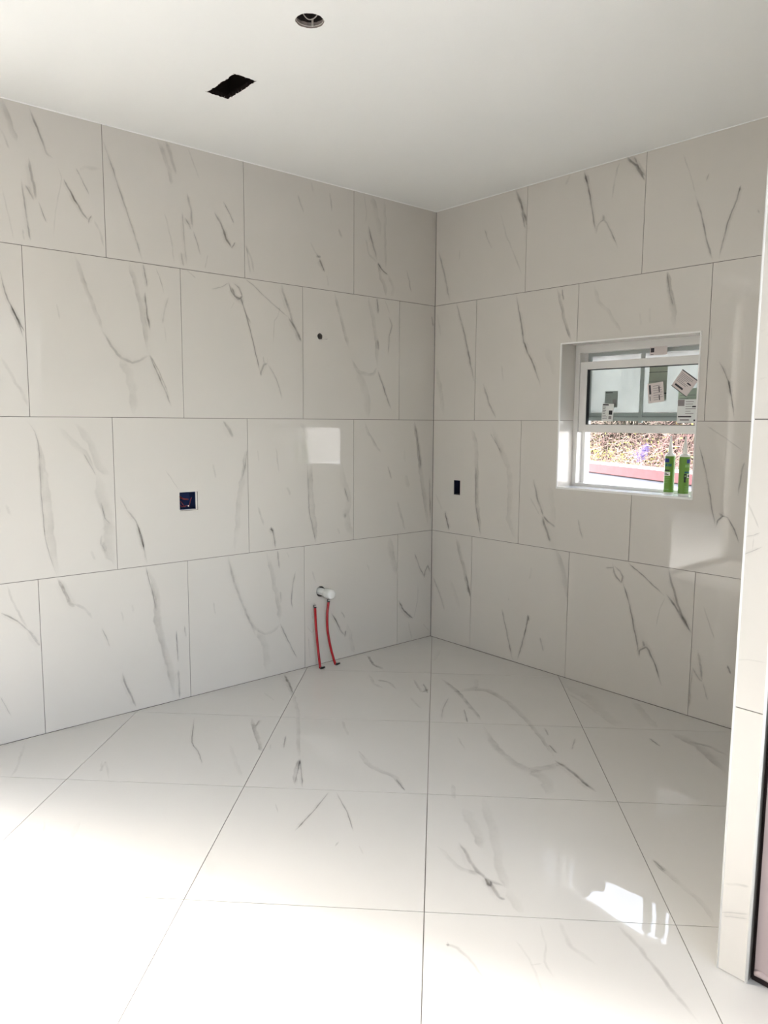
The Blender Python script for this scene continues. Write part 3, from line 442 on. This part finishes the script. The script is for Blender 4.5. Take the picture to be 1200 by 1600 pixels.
mk(1028, 596, op, 0.112, 0.215, 0, 'paper_olive', [(0, 1, 0.74, 0.755, 1), (0, 1, 0.5, 0.51, 2), (0.05, .5, .9, .92, 2), (0.8, 1, .17, .2, 1)], 'long olive-backed sheet on the outer pane', osash)
mk(1024.5, 613.5, ip, 0.098, 0.112, 0.12, 'paper', [(0.1, 0.22, 0.45, 0.92, 1), (0.1, 0.16, .12, .35, 2)] + lines(7, .35, .95, .08, .9, 5) + [(0.7, .76, .5, .8, 1), (.68, .74, .1, .35, 1)], 'pinkish printed sticker beside the glazing bar', sash)
mk(1069.5, 598.5, ip, 0.112, 0.108, -0.62, 'paper', [(0.0, 1.0, 0.95, 1.0, 1), (0.12, .62, 0.14, 0.24, 1), (0, 1, 0.0, .03, 1)] + lines(7, .08, .9, .35, .88, 6) + [(.62, .85, .55, .62, 1)], 'tilted pinkish printed sticker on the glass', sash)
mk(1075, 620, op, 0.115, 0.095, 0, 'paper_green', lines(4, .1, .9, .1, .9, 8), 'pale green sticker half hidden behind the tilted one', osash)
mk(1074, 642.5, ip, 0.118, 0.130, 0, 'paper_white', [(0.02, 0.34, 0.72, 0.98, 2), (0.72, .98, .66, .72, 1), (.05, .7, .24, .30, 1), (.82, .92, .08, .15, 1), (.15, .6, .1, .16, 2)] + lines(6, .4, .95, .35, .95, 9), 'white printed sticker low on the inner pane', sash)
mk(1029, 548, FX0-0.0006, 0.105, 0.048, 0, 'paper', [(0.05, 0.25, 0.35, 0.85, 1), (0.05, .22, .1, .16, 1)], 'small label on the top of the window frame', window)
# reveal lining and bright edge trims of the opening
zj = ZR[2]
for y, s in ((y1, 1), (y0, -1)):
    for a, b in ((z0+0.010, zj-J), (zj+J, z1)):
        bm = bmesh.new(); box(bm, 0.004, RV, min(y, y-s*0.004), max(y, y-s*0.004), a, b); obj('reveal_tile', bm, 'tile', window)
bm = bmesh.new(); box(bm, 0.004, RV, y0+0.004, y1-0.004, z1-0.004, z1); obj('reveal_tile', bm, 'tile', window)
bm = bmesh.new(); box(bm, 0.004, RV+0.004, y0+0.004, y1-0.004, z0, z0+0.010); obj('sill_tile', bm, 'sill', window)
for q in ((y0-0.001, y0+0.009, z0-0.001, z1+0.001), (y1-0.009, y1+0.001, z0-0.001, z1+0.001), (y0-0.001, y1+0.001, z1-0.008, z1+0.001), (y0-0.001, y1+0.001, z0-0.001, z0+0.011)):
    bm = bmesh.new(); box(bm, -0.0035 - (0.0004 if q[1]-q[0] > 0.1 else 0), 0.006, *q); bmesh.ops.bevel(bm, geom=bm.edges[:], offset=0.002, segments=2, affect='EDGES'); obj('edge_trim', bm, 'trim', window)
# ------------------------------------------------------------------ services in the walls
t = thing('junction_box', 'square blue electrical box with loose red wires, left wall', 'electrical box', (-1.913, 0.0, 1.13))
def local(bm, t):
    bmesh.ops.translate(bm, verts=bm.verts, vec=-Vector(t.location)); return bm
def open_box(bm, ax, r, d0, d1, th=0.003, mi=0):
    u0, u1, v0, v1 = r; P = AX[ax]
    def bx(a, b, c, d, e, f):
        p = [P(a, c, e), P(b, d, f)]; lo = [min(p[0][k], p[1][k]) for k in range(3)]; hi = [max(p[0][k], p[1][k]) for k in range(3)]
        box(bm, lo[0], hi[0], lo[1], hi[1], lo[2], hi[2], mi)
    bx(u0, u1, v0, v1, d1-th, d1); bx(u0, u0+th, v0, v1, d0, d1-th); bx(u1-th, u1, v0, v1, d0, d1-th)
    bx(u0+th, u1-th, v0, v0+th, d0, d1-th); bx(u0+th, u1-th, v1-th, v1, d0, d1-th)
bm = bmesh.new(); open_box(bm, 'L', (-1.9675, -1.8695, 1.0845, 1.1815), 0.008, 0.075); obj('box_body', local(bm, t), 'blue', t)
bm = bmesh.new(); box(bm, -1.8690, -1.8600, 0.0035, 0.02, 1.080, 1.180); box(bm, -1.9665, -1.8690, 0.0035, 0.02, 1.0795, 1.0840); obj('board_edge', local(bm, t), 'wire_white', t)
for k, pl in enumerate(([(-1.955, 0.05, 1.12), (-1.945, 0.02, 1.10), (-1.92, 0.012, 1.105), (-1.908, 0.012, 1.102), (-1.89, 0.015, 1.15)], [(-1.95, 0.055, 1.16), (-1.94, 0.02, 1.145), (-1.915, 0.014, 1.14), (-1.905, 0.03, 1.138)], [(-1.96, 0.05, 1.10), (-1.955, 0.02, 1.13), (-1.93, 0.02, 1.10), (-1.91, 0.04, 1.10)])):
    bm = bmesh.new(); tube(bm, catmull(pl, 6), (0.0022, 0.005, 0.002)[k], 6); obj('wire', local(bm, t), 'redwire', t, smooth=True)
bm = bmesh.new(); tube(bm, [(-1.9135, 0.010, 1.100), (-1.911, 0.010, 1.106)], 0.004, 8); obj('wire_end', local(bm, t), 'wire_white', t)
t = thing('junction_box', 'narrow dark outlet box sunk in the right wall below the window level', 'electrical box', (0.0, -0.242, 1.123))
bm = bmesh.new(); open_box(bm, 'R', (-0.2725, -0.2115, 1.0725, 1.1735), 0.006, 0.06); obj('box_body', local(bm, t), 'navy', t)
bm = bmesh.new(); box(bm, 0.012, 0.04, -0.2695, -0.2670, 1.080, 1.168); box(bm, 0.02, 0.05, -0.262, -0.226, 1.0760, 1.0785); obj('clip', local(bm, t), 'housing', t)
t = thing('cable', 'thin white cable poking out of the small round hole, left wall', 'cable', (-1.003, 0.0, 2.09))
bm = bmesh.new(); tube(bm, catmull([(-1.02, 0.06, 2.090), (-1.008, 0.01, 2.0835), (-0.998, -0.03, 2.083), (-0.985, -0.055, 2.082)], 6), 0.0026, 8); obj('sheath', local(bm, t), 'wire_white', t, smooth=True)
bm = bmesh.new(); tube(bm, [(-1.003, 0.0045, 2.102), (-1.003, 0.1, 2.102)], 0.0225, 20, False); tube(bm, [(-1.003, 0.099, 2.102), (-1.003, 0.105, 2.102)], 0.0225, 20); obj('sleeve', local(bm, t), 'cavity', t)
t = thing('drain_pipe', 'white capped plastic drain stub out of the left wall', 'pipe', (-1.006, 0.0, 0.484))
bm = bmesh.new(); tube(bm, [(-1.006, 0.10, 0.484), (-1.006, -0.075, 0.484)], 0.0235, 24); obj('pipe', local(bm, t), 'pvc', t, smooth=False)
bm = bmesh.new(); tube(bm, [(-1.006, -0.060, 0.484), (-1.006, -0.062, 0.484), (-1.006, -0.112, 0.484), (-1.006, -0.122, 0.484), (-1.006, -0.128, 0.484)], [0.026, 0.0305, 0.0305, 0.027, 0.016], 24); obj('cap', local(bm, t), 'pvc', t, smooth=True)
bm = bmesh.new(); tube(bm, [(-1.006, 0.0045, 0.484), (-1.006, 0.09, 0.484)], 0.037, 24, False); tube(bm, [(-1.006, 0.11, 0.484), (-1.006, 0.112, 0.484)], 0.037, 24); obj('collar', local(bm, t), 'cavity', t)
def atpy(px, py, y):
    d = Fv + Rv*((px-600)/1174.52) + Uv*((800-py)/1174.52); o = cam.location; t_ = (y-o.y)/d.y; return o + d*t_
for pts, lab in (([(492.3, 949), (493.5, 975), (496, 1005), (499, 1032), (500.6, 1045)], 'straighter red water pipe left of the drain, black end'), ([(513.3, 940), (511.3, 962), (512, 985), (516, 1009), (521.5, 1030), (524.3, 1039.5)], 'bowed red water pipe just under the drain cap')):
    n = len(pts); ws = []
    for k, (a, b) in enumerate(pts):
        yy = -0.036 - 0.045*(k/(n-1)); ws.append(atpy(a, b, yy))
    ws[-1].z = 0.004; t = thing('water_pipe', lab, 'pipe', (ws[-1].x, ws[-1].y, 0.0), 'red water pipes under the drain')
    bm = bmesh.new(); tube(bm, catmull(ws, 8), 0.0082, 12); obj('tube', local(bm, t), 'redtube', t, smooth=True)
    top = ws[0]; up = (ws[0]-ws[1]).normalized()
    bm = bmesh.new(); tube(bm, [top-up*0.004, top+up*0.003, top+up*0.014, top+up*0.017], [0.009, 0.0098, 0.0098, 0.006], 12); obj('end_plug', local(bm, t), 'black', t)
    bm = bmesh.new(); tube(bm, [top+up*0.006, top+up*0.013], 0.0103, 12); bmesh.ops.translate(bm, verts=bm.verts, vec=(0.0015, -0.002, 0)); tube(bm, [top+up*0.015, top+up*0.026+Vector((0.004, 0, 0))], 0.004, 8); obj('crimp_ring', local(bm, t), ['wire_white'], t)
    bm = bmesh.new(); bs = ws[-1]; tube(bm, [bs+Vector((-0.004, -0.004, 0.002)), bs+Vector((0.016, -0.008, 0.003)), bs+Vector((0.028, -0.012, 0.006))], [0.009, 0.007, 0.004], 8); obj('foot_clip', local(bm, t), 'black', t)
# ceiling cut-outs
t = thing('ceiling_cavity', 'dark rectangular hole cut in the ceiling with torn edges', 'hole', (-2.058, -0.792, H))
bm = bmesh.new(); open_box(bm, 'C', (-2.135, -1.982, -0.94, -0.645), H+0.021, H+0.24, 0.006); obj('liner', local(bm, t), 'cavity', t)
for k in range(26):
    e = random.random(); sd = k % 2
    a = (-2.113 if sd else -2.004) + random.uniform(-0.002, 0.003)*(1 if sd else -1); b = -0.915+0.245*e
    if k > 19: a = -2.113+0.109*e; b = -0.915 if k % 2 else -0.670
    bm = bmesh.new(); l = random.uniform(0.004, 0.012)
    v = [bm.verts.new(p) for p in ((a-0.003, b-0.004, H+0.0015), (a+0.003, b+0.004, H+0.0015), (a+random.uniform(-.006, .006), b+random.uniform(-.005, .005), H-l*0.4), (a, b, H+0.010))]
    for q in ((0, 1, 2), (0, 1, 3), (0, 2, 3), (1, 2, 3)): bm.faces.new([v[i] for i in q])
    obj('torn_paper', local(bm, t), 'chip', t)
t = thing('light_housing', 'round downlight cut-out in the ceiling with a loose wire inside', 'light fitting', (-2.12, -1.468, H))
bm = bmesh.new(); tube(bm, [(-2.12, -1.468, H+0.021), (-2.12, -1.468, H+0.11)], 0.0565, 32, False); tube(bm, [(-2.12, -1.468, H+0.108), (-2.12, -1.468, H+0.112)], 0.0565, 32); obj('can', local(bm, t), 'housing', t)
bm = bmesh.new(); tube(bm, [(-2.12+0.050*math.cos(a), -1.468+0.050*math.sin(a), H+0.006) for a in [2*math.pi*k/32 for k in range(33)]], 0.0012, 6, False); obj('rim_ring', local(bm, t), 'wire_white', t)
bm = bmesh.new(); tube(bm, catmull([(-2.15, -1.43, H+0.08), (-2.13, -1.442, H+0.03), (-2.105, -1.445, H+0.018), (-2.085, -1.46, H+0.03), (-2.09, -1.49, H+0.05)], 8), 0.002, 6); obj('wire', local(bm, t), 'wire_white', t, smooth=True)
bm = bmesh.new(); tube(bm, [(-2.085, -1.437, H+0.03), (-2.085, -1.437, H+0.004)], 0.004, 8); obj('bracket', local(bm, t), 'wire_white', t)
# ------------------------------------------------------------------ sealant cartridges on the sill
def atx(px, py, x): return atpx(px, py, x)
for k, (px, x, lab) in enumerate(((1045.6, 0.105, 'left green sealant cartridge on the sill, white label facing the room'), (1068.4, 0.085, 'right green sealant cartridge on the sill, black rosette mark on its side'))):
    yy, _ = atpx(px, 745, x); zb = z0+0.0101; Hh = 0.212; r = 0.0275
    t = thing('sealant_cartridge', lab, 'sealant', (x, yy, zb), 'green sealant cartridges on the window sill')
    def lathe(pr, n=28, mi=0):
        bm = bmesh.new(); tube(bm, [(0, 0, z) for z, _ in pr], [q for _, q in pr], n, True, mi); return bm
    # green printed sleeve
    obj('body', lathe([(0.012, r), (Hh, r)]), 'green', t, smooth=False)
    obj('base_ring', lathe([(0.0, r-0.003), (0.0, r-0.001), (0.011, r-0.001), (0.012, r-0.003)]), 'nozzle', t)
    obj('collar', lathe([(Hh, r+0.0008), (Hh+0.006, r+0.0008), (Hh+0.010, r-0.004), (Hh+0.018, 0.013), (Hh+0.030, 0.0105)]), 'nozzle', t)
    obj('nozzle', lathe([(Hh+0.026, 0.0125), (Hh+0.034, 0.0115), (Hh+0.105, 0.0042), (Hh+0.112, 0.0036)], 16), 'nozzle', t)
    def patch(nm, a0, a1, zz0, zz1, m, dr=0.0004):
        bm = bmesh.new(); n = max(2, int(abs(a1-a0)/0.15)); base = math.atan2(-0.8, -0.6)
        base = math.atan2(cam.location.y-yy, cam.location.x-x)
        pv = None
        for i in range(n+1):
            # positive angles lie to the right as the camera sees it
            a = base + (a0+(a1-a0)*i/n); c = (bm.verts.new(((r+dr)*math.cos(a), (r+dr)*math.sin(a), zz0)), bm.verts.new(((r+dr)*math.cos(a), (r+dr)*math.sin(a), zz1)))
            if pv: bm.faces.new((pv[0], c[0], c[1], pv[1]))
            pv = c
        obj(nm, bm, m, t)
    if k == 0:
        patch('badge', -1.35, -0.15, 0.178, 0.199, 'label_blue'); patch('lettering', -0.9, -0.45, 0.156, 0.170, 'label_teal'); patch('lettering', -0.35, 0.0, 0.156, 0.170, 'label_teal'); patch('lettering', 0.05, 0.35, 0.156, 0.170, 'label_teal')
        for a in (-0.24, 0.16): patch('lettering', a, a+0.08, 0.160, 0.166, 'green', 0.0007)
        patch('heading', -1.3, 0.0, 0.130, 0.137, 'label_black'); patch('label', -1.35, 0.15, 0.104, 0.125, 'label_white'); patch('label_print', -1.3, -0.45, 0.116, 0.120, 'label_black', 0.0008); patch('label_print', -1.2, -0.15, 0.109, 0.113, 'label_black', 0.0008)
        for j in range(4): patch('fine_print', -1.2, 0.2-0.15*j, 0.092-0.009*j, 0.094-0.009*j, 'green_pale'); 
        patch('fine_print', -1.0, 0.0, 0.028, 0.030, 'green_pale')
    else:
        patch('badge', 0.45, 1.4, 0.178, 0.199, 'label_blue'); patch('lettering', 0.15, 0.5, 0.156, 0.170, 'green_pale'); patch('lettering', 0.6, 1.2, 0.156, 0.170, 'green_pale'); patch('heading', 0.1, 1.3, 0.124, 0.133, 'label_teal')
        patch('rosette', 0.0, 0.5, 0.096, 0.120, 'label_black'); patch('ribbon', 0.05, 0.4, 0.074, 0.097, 'label_black'); patch('label', 0.62, 1.3, 0.099, 0.120, 'label_white'); patch('label_print', 0.75, 1.15, 0.103, 0.116, 'label_black', 0.0008)
        patch('rosette_mark', 0.15, 0.38, 0.104, 0.112, 'green_pale', 0.0008)
        for j in range(4): patch('fine_print', 0.2, 1.1-0.1*j, 0.026+0.008*j, 0.028+0.008*j, 'green_pale')
# ------------------------------------------------------------------ outside the window
A = Vector((4.379, 1.728)); B = Vector((3.366, -0.28)); du = (B-A).normalized(); dn = Vector((-du.y, du.x));
if dn.x < 0: dn = -dn
def obox(bm, s0, s1, n0, n1, z0, z1, mi=0):
    ps = [A + du*s + dn*n for s, n in ((s0, n0), (s1, n0), (s1, n1), (s0, n1))]
    lo = [bm.verts.new((p.x, p.y, z0)) for p in ps]; hi = [bm.verts.new((p.x, p.y, z1)) for p in ps]
    for q in [lo, hi] + [[lo[k], lo[(k+1) % 4], hi[(k+1) % 4], hi[k]] for k in range(4)]: bm.faces.new(q).material_index = mi
bm = bmesh.new(); box(bm, 0.262, 9.0, -7.0, 9.0, -0.25, 0.87); struct('roof_deck', bm, 'deck')
bm = bmesh.new(); box(bm, -20, 0.26, 0.14, 16, -0.4, -0.06); box(bm, -20, -6.8, -18, 0.14, -0.4, -0.06); box(bm, -6.8, 0.26, -18, -6.8, -0.4, -0.06); struct('ground', bm, 'ground')
t = thing('parapet_wall', 'low pale stucco wall with red coping outside the window', 'wall', (A.x, A.y, 0.87))
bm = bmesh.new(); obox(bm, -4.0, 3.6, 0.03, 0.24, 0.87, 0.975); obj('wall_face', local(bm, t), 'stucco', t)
bm = bmesh.new(); obox(bm, -4.0, 3.6, 0.012, 0.26, 0.957, 0.972); obj('painted_shadow', local(bm, t), 'dark', t)  # dark strip painting in the shadow under the coping
bm = bmesh.new(); obox(bm, -4.0, 3.6, 0.0, 0.28, 0.972, 1.078); obj('coping', local(bm, t), 'coping', t)
bm = bmesh.new(); obox(bm, -4.0, 3.6, 0.0, 0.28, 1.078, 1.083); obj('coping_cap', local(bm, t), 'coping_top', t, label='top of the red coping, sunlight painted in as pale colour')
# thicket of bare twigs and leaves behind it
hedge = thing('hedge', 'tangled hedge of bare twigs, yellow-green leaves and lilac flowers behind the low wall', 'hedge', (A.x+1.6, A.y-1.0, 0.87))
def hp(s, n, z): p = A + du*s + dn*n; return Vector((p.x, p.y, z))
def top_at(s): return 4.2 + 3.3*min(1, max(0, (-1.75-s)/1.1)) - 0.4*max(0, min(s, 2)) + 0.35*noise.noise(Vector((s*1.3, 0, 3)))
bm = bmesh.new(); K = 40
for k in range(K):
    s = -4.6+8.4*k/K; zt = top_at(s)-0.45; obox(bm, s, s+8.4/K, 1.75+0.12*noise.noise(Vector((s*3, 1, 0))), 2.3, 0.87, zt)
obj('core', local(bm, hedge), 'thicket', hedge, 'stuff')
rr = random.Random(21)
for nm, m_, cnt in (('twigs', 'twig', 5200), ('twigs', 'twig_red', 2600)):
    bm = bmesh.new()
    for k in range(cnt):
        s = rr.uniform(-4.4, 3.6)
        if m_ == 'twig_red' and rr.random() < .45: s = rr.uniform(-0.6, 2.4)
        zt = top_at(s); z = 0.9+(zt-0.9)*rr.random()**2.2; n = rr.uniform(1.05, 1.9)
        p = hp(s, n, z); d = Vector((rr.gauss(0, 1), rr.gauss(0, 1), rr.gauss(0.1, .9))).normalized(); L = rr.uniform(0.15, 0.6); pts = [p]
        for i in range(4):
            d = (d + Vector((rr.gauss(0, .35), rr.gauss(0, .35), rr.gauss(-0.05, .35)))).normalized(); pts.append(pts[-1] + d*L/4)
        r0 = rr.choice((0.002, 0.003, 0.004, 0.006)); tube(bm, pts, [r0*(1-.17*i) for i in range(5)], 3, False)
    obj(nm, local(bm, hedge), m_, hedge, 'stuff')
for nm, m_, cnt in (('leaves', 'leaf', 15000), ('leaves', 'leaf_dark', 5000)):
    bm = bmesh.new()
    for k in range(cnt):
        s = rr.uniform(-4.4, 3.6); zt = top_at(s)+0.1; z = 0.95+(zt-0.95)*rr.random()**1.35
        g = noise.noise(Vector((s*1.1, z*1.6, 5 if m_ == 'leaf' else 9)))
        if g < (-0.05 if m_ == 'leaf' else 0.08): continue
        if m_ == 'leaf' and z < 1.9 and s > -0.35 + 0.25*noise.noise(Vector((z*4, s*4, 1))) and rr.random() < .88: continue
        p = hp(s, rr.uniform(0.98, 1.7), z); a = Vector((rr.gauss(0, 1), rr.gauss(0, 1), rr.gauss(0, 1))).normalized(); b = a.cross(Vector((rr.gauss(0, 1), rr.gauss(0, 1), rr.gauss(0, 1)))).normalized(); l = rr.uniform(0.010, 0.022)*(1.15 if m_ == 'leaf' else 1)
        bm.faces.new([bm.verts.new(q) for q in (p-a*l, p-b*l*.5, p+a*l, p+b*l*.5)])
    obj(nm, local(bm, hedge), m_, hedge, 'stuff')
# lilac flower cluster hanging in the hedge
def atline(px, py, n):
    d = Fv + Rv*((px-600)/1174.52) + Uv*((800-py)/1174.52); o = cam.location; nn = Vector((dn.x, dn.y, 0)); q0 = Vector((A.x, A.y, 0)) + nn*n
    return o + d*((q0-o).dot(nn)/d.dot(nn))
p0, p1 = atline(1012, 696, 0.93), atline(996, 716, 0.93)
bm = bmesh.new()
for k in range(300):
    e = rr.random(); p = p0.lerp(p1, e) + Vector((rr.gauss(0, 1), rr.gauss(0, 1), rr.gauss(0, 1)))*0.032*(.5+e)
    for i in range(2):
        a = Vector((rr.gauss(0, 1), rr.gauss(0, 1), rr.gauss(0, 1))).normalized(); b = a.orthogonal().normalized(); l = 0.012
        bm.faces.new([bm.verts.new(q) for q in (p-a*l, p-b*l*.7, p+a*l, p+b*l*.7)])
cluster = obj('flower_cluster', local(bm, hedge), 'flower', hedge, 'stuff', label='hanging cluster of lilac flowers')
bm = bmesh.new(); tube(bm, [p0+Vector((0, 0, .05)), p0, p1], 0.003, 5); obj('stem', local(bm, hedge), 'twig', cluster)
# unseen buildings added for the light, first a white house to reflect brightly
t = thing('added_white_house', 'unseen white house added to brighten the left wall reflection', 'added building', (6.0, -9.0, 0.87))
bm = bmesh.new(); box(bm, 1.0, 12.0, -12.0, -7.05, 0.87, 5.2); obj('wall_block', local(bm, t), 'white_stucco', t)
bm = bmesh.new(); box(bm, 0.8, 12.2, -12.2, -7.02, 5.2, 5.35); obj('roof', local(bm, t), 'roofing', t)
t = thing('sky_blocker', 'unseen dark house and wing added to block low sky light', 'added building', (-8.0, 12.0, -0.06))  # added out of view to hold back low sky and door reflections
bm = bmesh.new(); box(bm, -19.0, -2.95, 10.0, 14.0, -0.06, 5.2); box(bm, -14.0, -9.5, -10.0, 9.999, -0.06, 5.2); obj('wall_block', local(bm, t), 'roofing', t)
bm = bmesh.new(); box(bm, -19.2, -2.95, 9.8, 14.2, 5.2, 5.35); box(bm, -14.2, -9.3, -10.2, 9.799, 5.2, 5.35); obj('roof', local(bm, t), 'roofing', t)
t = thing('added_upper_floor', 'unseen upper storey and wing added to shade the low wall outside', 'added building', (-3.3, -3.3, H+0.3))  # added out of view to cast shade on the parapet and deck
bm = bmesh.new(); box(bm, -6.8, 0.26, -6.8, 0.14, H+0.3, 7.6); box(bm, -2.9, 0.26, 0.141, 14.0, -0.06, 7.6); obj('wall_block', local(bm, t), 'white_stucco', t)
